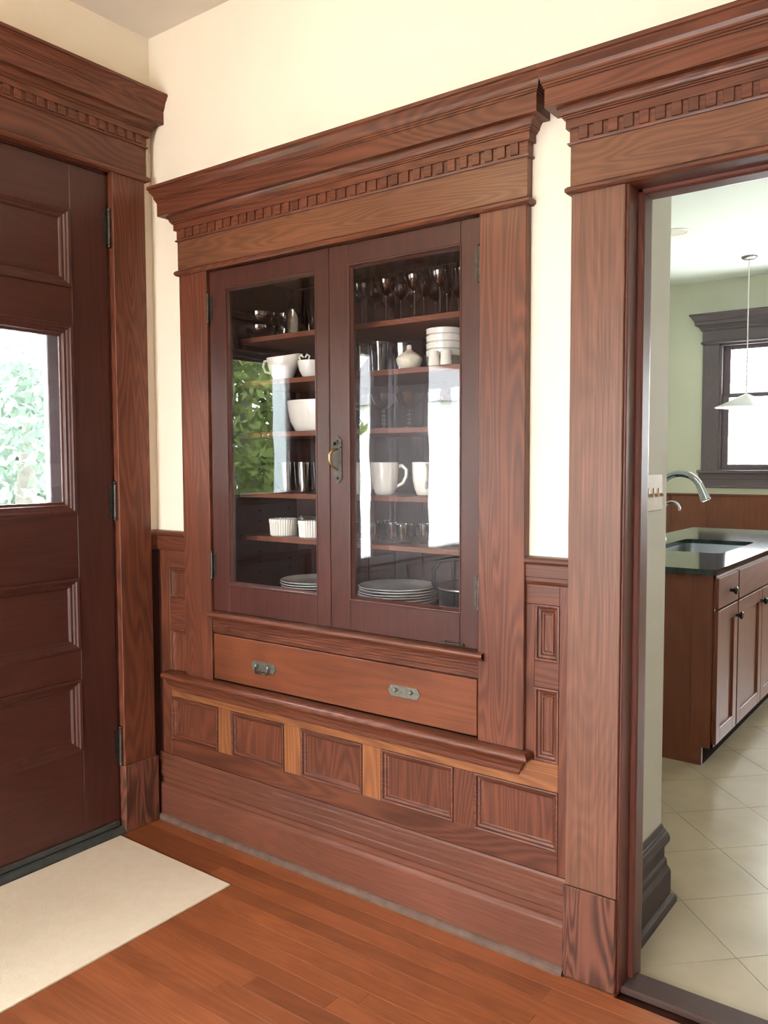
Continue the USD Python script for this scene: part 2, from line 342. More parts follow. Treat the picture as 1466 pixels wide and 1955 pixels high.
# ------------------------------------------------------------------ header (architrave, dentils, crown) shared by door, cabinet and opening
CAPP = [(0, -.012), (.008, -.012), (.014, -.006), (.014, .002), (.008, .008), (0, .008)]
FRIEZE = [(0, .006), (.002, .006), (.002, .12), (0, .12)]
BAND = [(0, .118), (.008, .118), (.010, .123), (.004, .125), (.004, .160), (.0125, .160), (.0125, .183), (.017, .184), (.017, .1875), (.0205, .1885), (.0205, .192), (.024, .193), (.024, .1965), (.0255, .201), (.029, .2075), (.033, .212), (0, .212)]
CROWN = [(0, .212), (.055, .212), (.055, .262), (.058, .263), (.058, .268), (.061, .269), (.061, .274), (.064, .275), (.064, .281), (.067, .290), (.073, .298), (.077, .303), (.077, .308), (.082, .310), (.082, .321), (0, .321)]
def header(parent, path, z0, fn, side, wood_axis, backing, pitch=.041, clip=None, dents=None, m='fir_', mf=None):
    """PATH runs along the face with its returns; FN maps (u, v, height)."""
    obj('head_board', backing, m+wood_axis, parent)
    sw = lambda prof: MB().sweep(path, [(p, z0+h) for p, h in prof], fn=fn, side=side, clip=clip)
    obj('cap_bead', sw(CAPP), m+wood_axis, parent)
    obj('frieze', sw(FRIEZE), mf or m+wood_axis, parent)
    obj('bed_moulding', sw(BAND), m+wood_axis, parent)
    obj('crown', sw(CROWN), m+wood_axis, parent)
    for d in dents(pitch, z0): obj('dentil', d, m+wood_axis, parent)

# ------------------------------------------------------------------ built-in china cabinet
CX0, CX1, CI0, CI1 = .195, 1.683, .350, 1.530    # casing outside and inside
YC = -.030                                        # casing face
cab = thing('china_cabinet', 'built-in stained wood china cabinet with two glass doors and a wide drawer', 'cabinet')
obj('casing', box(CX0, CI0, YC, 0, .625, 2.19, b=.002), 'fir_z', cab)
obj('casing', box(CI1, CX1, YC, 0, .625, 2.19, b=.002), 'fir_z', cab)
SEAM = 1.7497
def dents_front(x0, x1):
    def f(pitch, z0):
        n = int((x1-x0-.03)/pitch); s = (x1-x0-.03)/n
        for i in range(n):
            a = x0+.015+i*s+(s-.026)/2
            yield box(a, a+.026, YC-.0095, YC-.003, z0+.128, z0+.161, b=.0012)
    return f
header(cab, [(CX0, 0), (CX0, YC), (CX1, YC), (CX1, 0)], 2.2, lambda u, v, d: (u, v, d), -1, 'x', box(CX0+.001, CX1-.001, YC+.0005, -.0005, 2.189, 2.515), dents=dents_front(CX0, CX1), mf='figured_x',
       clip=lambda v: np.where(np.array([True, False, False]), np.minimum(v, SEAM), v))
# carcass
SHZ = [1.950, 1.783, 1.584, 1.350, 1.181]
IX0, IX1, IY, IZ0, IZ1 = .352, 1.528, .455, .930, 2.195
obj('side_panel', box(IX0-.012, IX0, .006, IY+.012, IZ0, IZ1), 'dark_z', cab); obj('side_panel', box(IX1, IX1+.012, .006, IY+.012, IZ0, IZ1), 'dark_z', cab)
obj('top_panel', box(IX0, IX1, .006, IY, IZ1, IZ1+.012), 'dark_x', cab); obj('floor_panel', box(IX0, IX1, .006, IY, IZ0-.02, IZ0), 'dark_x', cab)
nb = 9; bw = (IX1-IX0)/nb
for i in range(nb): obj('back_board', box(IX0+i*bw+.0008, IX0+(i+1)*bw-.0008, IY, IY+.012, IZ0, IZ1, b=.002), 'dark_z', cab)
for z in SHZ: obj('shelf', box(IX0+.001, IX1-.001, .125, IY-.001, z-.019, z, b=.0015), 'shelf_x', cab)
for xs in (IX0, IX1):
    for yy in (.235, .41):
        for k in range(28):
            z = 1.02+k*.042
            if min(abs(z-s+.009) for s in SHZ) > .018:
                sg = 1 if xs == IX0 else -1
                obj('peg_hole', MB().tube([(xs-sg*.004, yy, z), (xs+sg*.0006, yy, z)], .0045, 8), 'black_knob', cab)
# doors
def cab_door(x0, x1, gx0, gx1, hinge_x):
    z0, z1, gz0, gz1, yf, yb = .900, 2.184, 1.006, 2.114, -.019, .004
    d = obj('door', MB().box(x0, gx0, yf, yb, z0, z1, .002).box(gx1, x1, yf, yb, z0, z1, .002).box(gx0, gx1, yf+.0003, yb, z0, gz0, .002).box(gx0, gx1, yf+.0003, yb, gz1, z1, .002), 'mahogany_z', cab)
    bead = MB().sweep(rect(gx0, gx1, gz0, gz1), [(-.004, .0005), (-.002, .0022), (.002, .0018), (.004, -.004), (.010, -.012), (.010, -.022)], closed=True, fn=front(yf), side=1)
    obj('glazing_bead', bead, 'mahogany_z', d)
    obj('pane', box(gx0-.004, gx1+.004, -.006, -.003, gz0-.004, gz1+.004), 'old_glass', d)
    for zc in (2.048, 1.075):
        s = 1 if hinge_x < .9 else -1
        h = MB().tube([(hinge_x, -.026, zc-.048), (hinge_x, -.026, zc+.048)], .0052, 10)
        for zz in (zc-.051, zc+.051): h.tm(trimesh.creation.icosphere(1, .0058).apply_translation((hinge_x, -.026, zz)))
        h.box(hinge_x, hinge_x+s*.018, -.021, -.0185, zc-.045, zc+.045)
        obj('hinge', h, 'aged_bronze', d, 40)
    return d
dl = cab_door(.354, .9435, .443, .884, .3525); dr = cab_door(.9455, 1.5265, 1.031, 1.4605, 1.5285)
# thumb latch on the right-hand door
lp = MB()
pl = [(-.018, .066), (-.018, -.066), (-.011, -.070), (-.006, -.078), (0, -.081), (.006, -.078), (.011, -.070), (.018, -.066), (.018, .066), (.011, .070), (.006, .078), (0, .081), (-.006, .078), (-.011, .070)]
lp.prism([(x+.980, z+1.476) for x, z in pl], front(-.019), 0, .003)
for s in (-1, 1): lp.tm(trimesh.creation.icosphere(1, .005).apply_translation((.980, -.023, 1.476+s*.062)))
la = obj('latch_plate', lp, 'aged_bronze', dr, label='dark bronze thumb latch plate')
g = MB().tube([(.980, -.022, 1.512), (.974, -.040, 1.508), (.970, -.050, 1.492), (.970, -.050, 1.472), (.974, -.042, 1.455), (.980, -.022, 1.440)], [.004, .005, .006, .0055, .004, .003], 10)
obj('latch_grip', g, 'worn_brass', dr, 40, label='worn brass latch grip')
b = MB().box(.962, .998, -.030, -.022, 1.514, 1.519, .001).tube([(.968, -.022, 1.530), (.968, -.034, 1.530)], .006, 10)
obj('latch_bar', b, 'aged_bronze', dr)
b = MB().box(1.395, 1.478, -.0255, -.019, .903, .911, .001).tube([(1.40, -.028, .909), (1.47, -.028, .909)], .0032, 8)
for xx in (1.412, 1.475): b.tm(trimesh.creation.icosphere(1, .005).apply_translation((xx, -.029, .911)))
obj('bolt', b, 'aged_bronze', dr, label='small dark slide bolt at the foot of the door')
# sill, reeded band, drawer, lower moulding
SILL = [(0, .868), (.010, .868), (.016, .872), (.020, .876), (.026, .877), (.0305, .881), (.032, .886), (.0305, .891), (.026, .895), (0, .897)]
obj('sill_moulding', MB().sweep([(.332, -.018), (1.553, -.018)], [(-.016, .868)] + SILL[1:-1] + [(-.016, .897)], side=-1), 'fir_x', cab)
REED = [(-.01, .813), (.002, .813), (.002, .821), (.0045, .822)]
for k in range(4):
    z = .823+k*.0105; REED += [(.0045, z), (.008, z+.002), (.008, z+.006), (.0045, z+.0085)]
REED += [(.006, .868), (-.01, .868)]
obj('reeded_band', MB().sweep([(CI0+.001, -.018), (CI1-.001, -.018)], REED, side=-1), 'fir_x', cab)
dw = obj('drawer', box(.354, 1.5235, -.0235, .0, .6335, .8085, b=.002), 'drawer_x', cab)
obj('drawer_recess', box(CI0, CI1, -.004, 0, .622, .815), 'black_knob', cab, label='dark gap around the drawer front')
def pull(x, z, hangs):
    m = MB().prism([(x+a, z+b_) for a, b_ in ((-.062, 0), (-.052, .018), (.052, .018), (.062, 0), (.052, -.018), (-.052, -.018))], front(-.0235), 0, .0035)
    pt = obj('pull_plate', m, 'aged_nickel', dw, label='aged metal drawer pull plate with pointed ends')
    for s in (-1, 1):
        m = MB().tube([(x+s*.030, -.026, z+.004), (x+s*.030, -.033, z+.004)], [.006, .0075], 10).tm(trimesh.creation.icosphere(1, .0072).apply_translation((x+s*.030, -.034, z+.004)))
        obj('pull_post', m, 'aged_nickel', dw, 40)
    if hangs:
        m = MB().tube([(x-.030, -.036, z+.003), (x-.031, -.040, z-.012), (x-.028, -.041, z-.021), (x+.028, -.041, z-.021), (x+.031, -.040, z-.012), (x+.030, -.036, z+.003)], .0033, 8)
        obj('pull_bail', m, 'aged_bronze', dw, 40)
pull(.624, .716, True); pull(1.255, .727, False)
APR = [(0, .545), (.006, .545), (.008, .552), (.008, .556), (.013, .557), (.013, .562), (.018, .563), (.018, .568), (.021, .572), (.027, .585), (.034, .594), (.040, .597), (.041, .600), (.050, .601), (.054, .605), (.056, .611), (.054, .618), (.050, .622), (.044, .625), (0, .627)]
obj('base_moulding', MB().sweep([(.085, -.014), (1.713-.056, -.014), (1.713-.056, 0)], APR, side=-1), 'fir_x', cab)

# ------------------------------------------------------------------ panelled wainscot below and beside the cabinet
ws = thing('trim_1', 'panelled stained wood wainscot with a row of five panels under the cabinet', 'wainscot', kind='structure')
YW, T = -.0005, .0135
def W(name, x0, x1, z0, z1, m='fir_x', d=T, b=.0015): return obj(name, box(x0, x1, YW-d, YW, z0, z1, b=b), m, ws)
X1 = 1.8155
PX = [(.084, .360), (.436, .711), (.795, 1.073), (1.153, 1.434), (1.510, 1.7865)]
W('rail', .084, PX[4][1], .272, .341); W('rail', .084, PX[4][1], .5165, .600, 'amber_x')
W('stile', .030, .084, .272, 1.13, 'fir_z', T+.001)
for i in range(4): W('stile', PX[i][1], PX[i+1][0], .341, .5165, ('amber_z', 'amber_z', 'amber_z', 'fir_z')[i])
W('stile', PX[4][1], X1, .272, 1.13, 'fir_z', T+.001)
PM = [(0, -.001), (0, .0035), (.004, .0045), (.008, .0030), (.011, -.0035), (.017, -.0055), (.020, -.0095), (.024, -.0105), (.024, -.0125)]
def panel(x0, x1, z0, z1, m, frame_m='fir_x', inner=False):
    p = obj('panel', box(x0, x1, YW-.003, YW, z0, z1), m, ws)
    obj('panel_moulding', MB().sweep(rect(x0, x1, z0, z1), PM, closed=True, fn=front(YW-T), side=1), frame_m, p)
    if inner: obj('panel_bead', MB().sweep(rect(x0+.021, x1-.021, z0+.024, z1-.024), [(0, .0005), (.001, .0035), (.004, .0035), (.006, .0005)], closed=True, fn=front(YW-.003), side=1), frame_m, p)
for i, (a, b_) in enumerate(PX): panel(a, b_, .341, .5165, 'fir_z')
W('rail', CX1-.002, PX[4][1], 1.057, 1.125); W('rail', 1.7095, PX[4][1], .8155, .893); W('stile', CX1-.002, 1.7095, .60, 1.057, 'fir_z')
W('rail', .084, CX0+.002, 1.046, 1.125); W('rail', .084, CX0+.002, .80, .916)
panel(1.7095, 1.7865, .893, 1.057, 'fir_z', 'fir_z', True); panel(1.7095, 1.7865, .600, .8155, 'fir_z', 'fir_z', True)
panel(.084, .1945, .916, 1.046, 'fir_z', 'fir_z'); panel(.084, .1945, .60, .80, 'fir_z', 'fir_z')
W('corner_strip', .001, .030, .272, 1.13, 'dark_z', .010)
RAIL = [(0, 1.113), (.014, 1.113), (.018, 1.118), (.020, 1.125), (.020, 1.135), (.022, 1.137), (.022, 1.172), (.026, 1.176), (.030, 1.180), (.030, 1.187), (.026, 1.193), (0, 1.195)]
obj('chair_rail', MB().sweep([(CX1-.001, -.0005), (X1+.002, -.0005)], RAIL, side=-1), 'fir_x', ws)
obj('chair_rail', MB().sweep([(0.0005, -.058), (0.0005, -.0005), (CX0+.001, -.0005)], RAIL, side=-1), 'fir_x', ws)
# wainscot strip on the door wall
obj('side_strip', box(.0005, .010, -.058, -.001, 0, 1.125), 'dark_z', ws)
bb = thing('baseboard_front', 'tall stained wood baseboard with reeded cap and dusty shoe moulding', 'baseboard', kind='structure')
CAPB = [(0, .172), (.017, .172), (.021, .178), (.021, .186), (.0245, .188), (.0245, .200), (.0215, .203), (.0215, .212), (.024, .214), (.024, .226), (.0195, .229), (.0195, .240), (.022, .242), (.022, .252), (.0165, .256), (.0165, .265), (.014, .272), (0, .273)]
obj('base_cap', MB().sweep([(.0, -.0005), (X1+.001, -.0005)], [(p+.004, z) for p, z in CAPB[1:-1]][:0] + [(0, .172)] + [(p+.003, z) for p, z in CAPB[1:-1]] + [(0, .273)], side=-1), 'base_x', bb)
obj('base_board', MB().sweep([(.0, -.0005), (X1+.001, -.0005)], [(0, 0), (.031, 0), (.031, .135), (.029, .142), (.023, .149), (.0165, .152), (.0165, .174), (0, .174)], side=-1), 'base_x', bb)
obj('shoe_moulding', MB().sweep([(.0, -.0315), (X1+.001, -.0315)], [(0, 0), (.016, 0), (.016, .008), (.012, .015), (.006, .019), (0, .021)], side=-1), 'dust', bb, label='dusty worn shoe moulding along the floor')

# ------------------------------------------------------------------ entry door in the left wall
tr = thing('trim_2', 'dark stained entry door casing with plinth block and dentil crown', 'door casing', kind='structure')
XC = .030
obj('casing', box(0, XC, -.205, -.056, .269, 2.575, b=.002), 'fir_z', tr); obj('casing', box(0, XC, -1.269, -1.12, .269, 2.575, b=.002), 'fir_z', tr)
obj('plinth_block', box(0, XC+.007, -.209, -.047, 0, .269, b=.003), 'plinth_z', tr); obj('plinth_block', box(0, XC+.007, -1.278, -1.116, 0, .269, b=.003), 'plinth_z', tr)
def dents_left(y0, y1):
    def f(pitch, z0):
        n = int((y1-y0-.03)/pitch); s = (y1-y0-.03)/n
        for i in range(n):
            a = y0+.015+i*s+(s-.026)/2
            yield box(XC+.003, XC+.0095, a, a+.026, z0+.128, z0+.161, b=.0012)
    return f
header(tr, [(0, -.050), (XC, -.050), (XC, -1.275), (0, -1.275)], 2.584, lambda u, v, d: (u, v, d), 1, 'y', box(.0005, XC-.0005, -1.274, -.051, 2.5735, 2.90), dents=dents_left(-1.275, -.050), m='fir_',
       clip=lambda v: np.where(np.array([False, True, False]), np.minimum(v, -.0008), v))
obj('jamb', MB().box(-.13, 0, -.200, DY0-.012, 0, DZ, 0).box(-.13, 0, DY1+.012, DY1-.001, 0, DZ, 0).box(-.13, 0, DY1, DY0, DZ-.012, DZ+.001), 'mahogany_z', tr)
XD = .004
obj('stop', MB().box(-.062, -.042, -.204, -.235, 0, 2.57).box(-.062, -.042, -1.121, -1.09, 0, 2.57).box(-.062, -.042, -1.12, -.205, 2.545, 2.57), 'mahogany_z', tr)
door = thing('door_1', 'dark stained entry door with recessed panels and one large glass light', 'door', (0, -.21, .01), kind='structure')
ST, PI0, PI1 = -.3715, -.3715, -.9535
ya, yb = -.2175, -1.1075
zs = [(.372, .651), (.762, 1.037), (1.276, 1.979), (2.112, 2.398)]
obj('stile', box(-.040, XD, ya, PI0, .035, 2.56, b=.002), 'mahogany_z', door); obj('stile', box(-.040, XD, PI1, yb, .035, 2.56, b=.002), 'mahogany_z', door)
for a, b_ in ((.035, zs[0][0]), (zs[0][1], zs[1][0]), (zs[1][1], zs[2][0]), (zs[2][1], zs[3][0]), (zs[3][1], 2.56)): obj('rail', box(-.040, XD-.0004, PI1, PI0, a, b_, b=.0015), 'mahogany_y', door)
DM = [(0, -.001), (0, .004), (.004, .006), (.012, .005), (.016, .001), (.022, -.002), (.026, -.006), (.034, -.007), (.037, -.013), (.040, -.016)]
for k, (a, b_) in enumerate(zs):
    glass = k == 2
    p = obj('pane' if glass else 'panel', box(-.022, -.018, PI1, PI0, a, b_) if glass else box(-.026, -.012, PI1, PI0, a, b_), 'window_glass' if glass else 'mahogany_y', door)
    prof = DM + ([(.046, -.018), (.048, -.024)] if glass else [])
    obj('glazing_bead' if glass else 'panel_moulding', MB().sweep(rect(PI1, PI0, a, b_), prof, closed=True, fn=left(XD), side=1), 'mahogany_z', p)
for a, b_ in ((2.294, 2.431), (1.250, 1.390), (.275, .422)):
    h = MB().tube([(XD+.009, -.2105, a+.006), (XD+.009, -.2105, b_-.006)], .0075, 10)
    for zz in (a, b_): h.tm(trimesh.creation.icosphere(1, .0085).apply_translation((XD+.009, -.2105, zz)))
    h.box(XD, XD+.002, -.235, -.2105, a+.008, b_-.008)
    obj('hinge', h, 'aged_bronze', door, 40)
obj('door_sweep', box(XD, XD+.012, -1.10, -.222, .030, .052, b=.003), 'dark_rubber', door)
single('trim_3', MB().sweep([(0, -1.118), (0, -.207)], [(-.12, 0), (-.12, .026), (.010, .026), (.020, .020), (.034, .006), (.036, 0)], side=-1, fn=lambda u, v, d: (u, v, d)), 'dark_rubber', 'dark metal weather threshold under the entry door', 'threshold', 'structure')
wsr = thing('trim_6', 'dark stained wood panelling around the windows beside the entry door', 'window casing', kind='structure')
for k, (a, b_) in enumerate(((-1.285, -1.28), (-2.80, -2.95))): obj('casing', box(0, .03, a, b_, 0, 2.12, b=.002), 'mahogany_z', wsr)
obj('frieze', box(0, .032, -1.285, -2.97, 2.10, 2.86, b=.002), 'mahogany_y', wsr)
obj('crown', MB().sweep([(0, -1.36), (.03, -1.36), (.03, -2.97), (0, -2.97)], [(p, 2.63+h) for p, h in CROWN], side=1), 'mahogany_y', wsr)
for k in range(3): obj('panel', box(0, .014, -1.29-k*.505, -1.29-(k+1)*.505+.006, .24, .88, b=.006), 'mahogany_z', wsr)
obj('sill', box(-.02, .05, -1.285, -2.97, .875, .905, b=.006), 'mahogany_y', wsr)
obj('base', box(0, .022, -1.285, ROOM_Y0, 0, .24, b=.004), 'mahogany_y', wsr)

# storm door outside
sd = thing('door_2', 'grey storm door with a thin frame outside the entry door glass', 'storm door', (-.115, -.21, 0), kind='structure')
b = MB().box(-.130, -.095, -.213, -.416, .03, 2.56, .003).box(-.130, -.095, -.910, -1.112, .03, 2.56, .003).box(-.130, -.095, -.910, -.416, 2.2, 2.56, .003).box(-.130, -.095, -.910, -.416, .03, 1.15, .003)
obj('frame', b, 'umber_z', sd); obj('pane', box(-.114, -.111, -.910, -.416, 1.15, 2.2), 'window_glass', sd)

# ------------------------------------------------------------------ casing of the kitchen opening
to = thing('trim_4', 'wide stained wood casing around the kitchen opening with plinth block and dentil crown', 'opening casing', kind='structure')
for a, b_ in ((1.8165, 1.967), (2.885, 3.036)):
    obj('casing', box(a, b_, YC, 0, .266, 2.19, b=.002), 'worn_z', to)
    obj('plinth_block', box(a-.003, b_+.002, YC-.008, 0, 0, .266, b=.003), 'plinth_z', to)
header(to, [(1.8165, 0), (1.8165, YC), (3.036, YC), (3.036, 0)], 2.2, lambda u, v, d: (u, v, d), -1, 'x', box(1.8175, 3.035, YC+.0005, -.0005, 2.189, 2.515), dents=dents_front(1.8165, 3.036), mf='figured_x',
       clip=lambda v: np.where(np.array([True, False, False]), np.maximum(v, SEAM+.0002), v))
for s, xo in ((1, 1.965), (-1, 2.887)):
    jm = MB().box(xo, xo+s*.010, -.022, .050, 0, 2.20, .003)
    obj('jamb', jm, 'jamb_z', to)
    jm = MB().sweep([(xo, 0), (xo, 2.2)], [(0, .046), (s*.020, .046), (s*.023, .049), (s*.025, .056), (s*.025, .108), (s*.023, .118), (s*.017, .127), (s*.008, .132), (s*-.05, .134), (s*-.05, .12), (0, .12)], side=-1, fn=lambda u, v, d: (u, d, v))
    obj('door_stop', jm, 'jamb_z', to)
obj('jamb', box(1.965, 2.887, -.022, .050, 2.190, 2.21, b=.003), 'jamb_x', to)
obj('door_stop', MB().sweep([(1.968, 0), (2.884, 0)], [(.215-2.4+2.185, .046), (-.018, .046), (-.021, .049), (-.023, .056), (-.023, .108), (-.021, .118), (-.015, .127), (-.006, .132), (.06, .134), (.06, .12), (0, .12)], side=1, fn=lambda u, v, d: (u, d, 2.2+v)), 'jamb_x', to)

# ------------------------------------------------------------------ kitchen return wall: baseboard and switch plate
wood('base_umber_y', (.026, .013, .011), (.072, .040, .034), 'y', ring=.1, fine=.3, patch=.3, rough=.65, coat=0.0, spread=.1)
kb = thing('baseboard_return', 'dark umber kitchen baseboard with stepped cap ending at the wall corner', 'baseboard', kind='structure')
KB = [(0, .270), (.003, .268), (.008, .252), (.012, .250), (.014, .243), (.017, .240), (.021, .230), (.024, .218), (.022, .206), (.012, .198), (.010, .194), (.010, .157), (.014, .151), (.016, .148), (.017, .128), (.020, .122), (.025, .112), (.0265, .105), (.0275, .0), (0, 0)]
obj('base_board', MB().sweep([(BX, .134), (BX, BY), (BX-.25, BY)], KB[::-1], side=-1), 'base_umber_y', kb)
obj('shoe_moulding', MB().sweep([(BX+.0275, .134), (BX+.0275, BY+.0275), (BX-.25, BY+.0275)], [(0, 0), (.016, 0), (.016, .012), (.012, .022), (.006, .028), (0, .030)], side=-1), 'base_umber_y', kb)
sp = thing('switch_plate', 'tan triple light switch plate on the return wall', 'switch plate', (BX, .385, 1.37))
obj('plate', box(BX, BX+.006, .305, .462, 1.312, 1.428, b=.003), 'tan_plate', sp)
for k in range(3):
    yy = .335+k*.047
    obj('toggle', MB().box(BX+.005, BX+.008, yy-.006, yy+.006, 1.356, 1.384, .001).box(BX+.006, BX+.022, yy-.0045, yy+.0045, 1.357, 1.367, .002), 'tan_toggle', sp)

# ------------------------------------------------------------------ kitchen window, wainscot
kw = thing('window_1', 'bright double-hung kitchen window in a dark purple-brown casing', 'window', (1.075, KY1, 1.386), kind='structure')
x0, x1, z0, z1 = KW
obj('casing', box(x0-.164, x0, KY1-.022, KY1, z0, z1+.01, b=.002), 'umber_z', kw); obj('casing', box(x1, x1+.164, KY1-.022, KY1, z0, z1+.01, b=.002), 'umber_z', kw)
HP = [(a*1.3656, 1.465+(b-1.465)*1.3656) for a, b in [(0, 2.36), (.006, 2.36), (.014, 2.366), (.014, 2.376), (.004, 2.380), (.004, 2.462), (.012, 2.464), (.018, 2.472), (.020, 2.482), (.040, 2.500), (.052, 2.504), (.052, 2.530), (.058, 2.534), (.066, 2.550), (.080, 2.568), (.085, 2.572), (.085, 2.586), (0, 2.586)]]
obj('crown', MB().sweep([(x0-.164, KY1), (x0-.164, KY1-.022), (x1+.164, KY1-.022), (x1+.164, KY1)], HP, side=-1), 'umber_x', kw)
obj('stool', box(x0-.200, x1+.200, KY1-.060, KY1+.03, z0-.034, z0, b=.006), 'umber_x', kw)
obj('apron', MB().sweep([(x0-.164, KY1), (x0-.164, KY1-.010), (x1+.164, KY1-.010), (x1+.164, KY1)], [(a*1.3656, 1.465+(b-1.465)*1.3656) for a, b in [(0, 1.262), (.012, 1.262), (.014, 1.272), (.008, 1.282), (.006, 1.330), (.012, 1.334), (.014, 1.344), (.020, 1.372), (0, 1.372)]], side=-1), 'umber_x', kw)
obj('jamb', MB().box(x0-.001, x0+.026, KY1-.01, KY1+.13, z0, z1).box(x1-.026, x1+.001, KY1-.01, KY1+.13, z0, z1).box(x0, x1, KY1-.01, KY1+.13, z1-.022, z1+.001).box(x0, x1, KY1-.0, KY1+.13, z0-.001, z0+.012), 'umber_z', kw)
zm = 2.148
def sash(za, zb, yf):
    s = obj('sash', MB().box(x0+.026, x0+.094, yf, yf+.035, za, zb, .003).box(x1-.094, x1-.026, yf, yf+.035, za, zb, .003).box(x0+.094, x1-.094, yf, yf+.035, za, za+.045, .003).box(x0+.094, x1-.094, yf, yf+.035, zb-.04, zb, .003), 'umber_x', kw)
    obj('pane', box(x0+.085, x1-.085, yf+.014, yf+.017, za+.04, zb-.035), 'window_glass', s)
sash(z0+.012, zm+.02, KY1+.02); sash(zm-.02, z1-.022, KY1+.058)
obj('sash_lock', MB().box(1.04, 1.11, KY1+.018, KY1+.03, zm+.02, zm+.032, .003).tube([(1.075, KY1+.02, zm+.026), (1.075, KY1-.01, zm+.03)], .006, 8), 'aged_nickel', kw)
kwn = thing('trim_5', 'reddish stained plain board wainscot along the far kitchen wall', 'wainscot', kind='structure')
for k in range(13): obj('panel', box(-.449+k*.37+.0008, -.449+(k+1)*.37-.0008, KY1-.012, KY1, 0, 1.105, b=.0015), 'kitchen_z', kwn)
obj('cap', MB().sweep([(-.449, KY1), (ROOM_X1, KY1)], [(0, 1.102), (.016, 1.102), (.024, 1.108), (.026, 1.118), (.022, 1.125), (0, 1.127)], side=-1), 'kitchen_x', kwn)

# ------------------------------------------------------------------ sink counter
FX, EY, CT = 1.705, 1.885, .955
LX = .885
kc = thing('sink_cabinet', 'reddish-brown kitchen base cabinet run with black knobs under a dark counter', 'cabinet', (LX, EY, 0))
YB = 4.44
obj('body', MB().box(LX, LX+.018, EY+.019, YB, .09, .925).box(LX, FX-.004, YB-.018, YB, .09, .925).box(LX, FX-.004, EY+.02, YB, .09, .108), 'kitchen_y', kc)
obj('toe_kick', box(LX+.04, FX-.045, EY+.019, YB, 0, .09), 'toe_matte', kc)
e = MB().prism([(LX, 0), (FX-.045, 0), (FX-.045, .088), (FX, .088), (FX, .928), (LX, .928)], lambda u, v, d: (u, EY+d, v), .004, .020)
pe = obj('end_panel', e, 'kitchen_z', kc)
obj('end_stile', box(FX-.100, FX, EY, EY+.006, .089, .928, b=.001), 'kitchen_z', pe)
def face(y0, y1, z0, z1, shaker=True, knob=None, name='door'):
    if shaker:
        w = .068
        d = obj(name, MB().box(FX-.002, FX+.018, y0, y0+w, z0, z1, .0015).box(FX-.002, FX+.018, y1-w, y1, z0, z1, .0015).box(FX-.002, FX+.0178, y0+w, y1-w, z0, z0+w, .0015).box(FX-.002, FX+.0178, y0+w, y1-w, z1-w, z1, .0015), 'kitchen_z', kc)
        obj('panel', box(FX-.002, FX+.006, y0+w, y1-w, z0+w, z1-w), 'kitchen_z', d)
    else:
        d = obj(name, box(FX-.002, FX+.018, y0, y1, z0, z1, b=.002), 'kitchen_y', kc)
    if knob:
        k = MB().lathe([(0, 0), (.009, 0), (.007, .013), (.013, .019), (.019, .026), (.019, .033), (.013, .037), (0, .038)], n=16)
        k.v[0] = k.v[0][:, [2, 0, 1]]+np.array([FX+.018, *knob])
        obj('knob', k, 'black_knob', d, 40)
obj('face_frame', MB().box(FX-.004, FX+.001, EY, YB, .09, .115).box(FX-.004, FX+.001, EY, EY+.03, .09, .925).box(FX-.004, FX+.001, EY, YB, .905, .925), 'kitchen_y', kc)
face(EY+.012, 2.265, .765, .912, False, (2.105, .832), 'drawer')
face(EY+.012, 2.265, .108, .755, True, (2.225, .690))
face(2.285, 3.335, .765, .912, False, None, 'drawer_front')
face(2.285, 2.803, .108, .755, True, (2.765, .690)); face(2.812, 3.335, .108, .755, True, (2.850, .690))
face(3.355, 3.90, .108, .755, True, (3.40, .690)); face(3.355, 3.90, .765, .912, False, (3.63, .832), 'drawer')
face(3.92, YB-.01, .108, .912, True)
SK = (1.12, 1.545, 2.61, 3.42)
outer = Polygon([(LX-.02, EY-.022), (FX-.035, EY-.022), (FX-.005, EY-.018), (FX+.008, EY-.008), (FX+.012, EY+.03), (FX+.012, YB), (LX-.02, YB)])
hole = Polygon([(SK[0], SK[2]), (SK[1], SK[2]), (SK[1], SK[3]), (SK[0], SK[3])]).buffer(-.05).buffer(.05)
single('countertop', MB().prism(outer.difference(hole), lambda u, v, d: (u, v, d), .9285, CT), 'granite', 'polished black-green granite countertop around the undermount sink', 'countertop')
sk = MB().prism(hole.buffer(.012).difference(hole.buffer(.004)), lambda u, v, d: (u, v, d), .735, .928).prism(hole.buffer(.011), lambda u, v, d: (u, v, d), .732, .738)
skt = thing('sink', 'stainless steel undermount sink set in the dark counter', 'sink', (1.33, 3.0, .735)); obj('basin', sk, 'brushed_steel', skt)
obj('drain', MB().lathe([(0, .739), (.035, .739), (.042, .742), (.045, .738)], (1.33, 3.0, 0), 20), 'chrome', skt, 40)
# faucet
fa = thing('faucet', 'tall chrome gooseneck pull-down faucet arching over the sink', 'faucet', (1.06, 3.0, CT))
th = np.linspace(PI, .18*PI, 18); R_ = .135; cx = 1.06+R_
pts = [(1.06, 3.0, CT+.02), (1.06, 3.0, 1.12), (1.06, 3.0, 1.22)] + [(cx+R_*math.cos(t), 3.0, 1.258+R_*math.sin(t)) for t in th]
obj('spout', MB().tube(pts, .021, 14), 'chrome', fa, 40)
p1 = np.array(pts[-1]); d1 = np.array([math.sin(.18*PI), 0, -math.cos(.18*PI)]); d1 = np.array([.42, 0, -.91])
obj('spray_head', MB().tube([p1, p1+d1*.02, p1+d1*.07, p1+d1*.105, p1+d1*.11], [.023, .024, .028, .032, .026], 14), 'chrome', fa, 40)
obj('base', MB().lathe([(.030, CT), (.030, CT+.008), (.022, CT+.02), (.020, CT+.10), (.016, CT+.11), (0, CT+.11)], (1.06, 3.0, 0), 18), 'chrome', fa, 40)
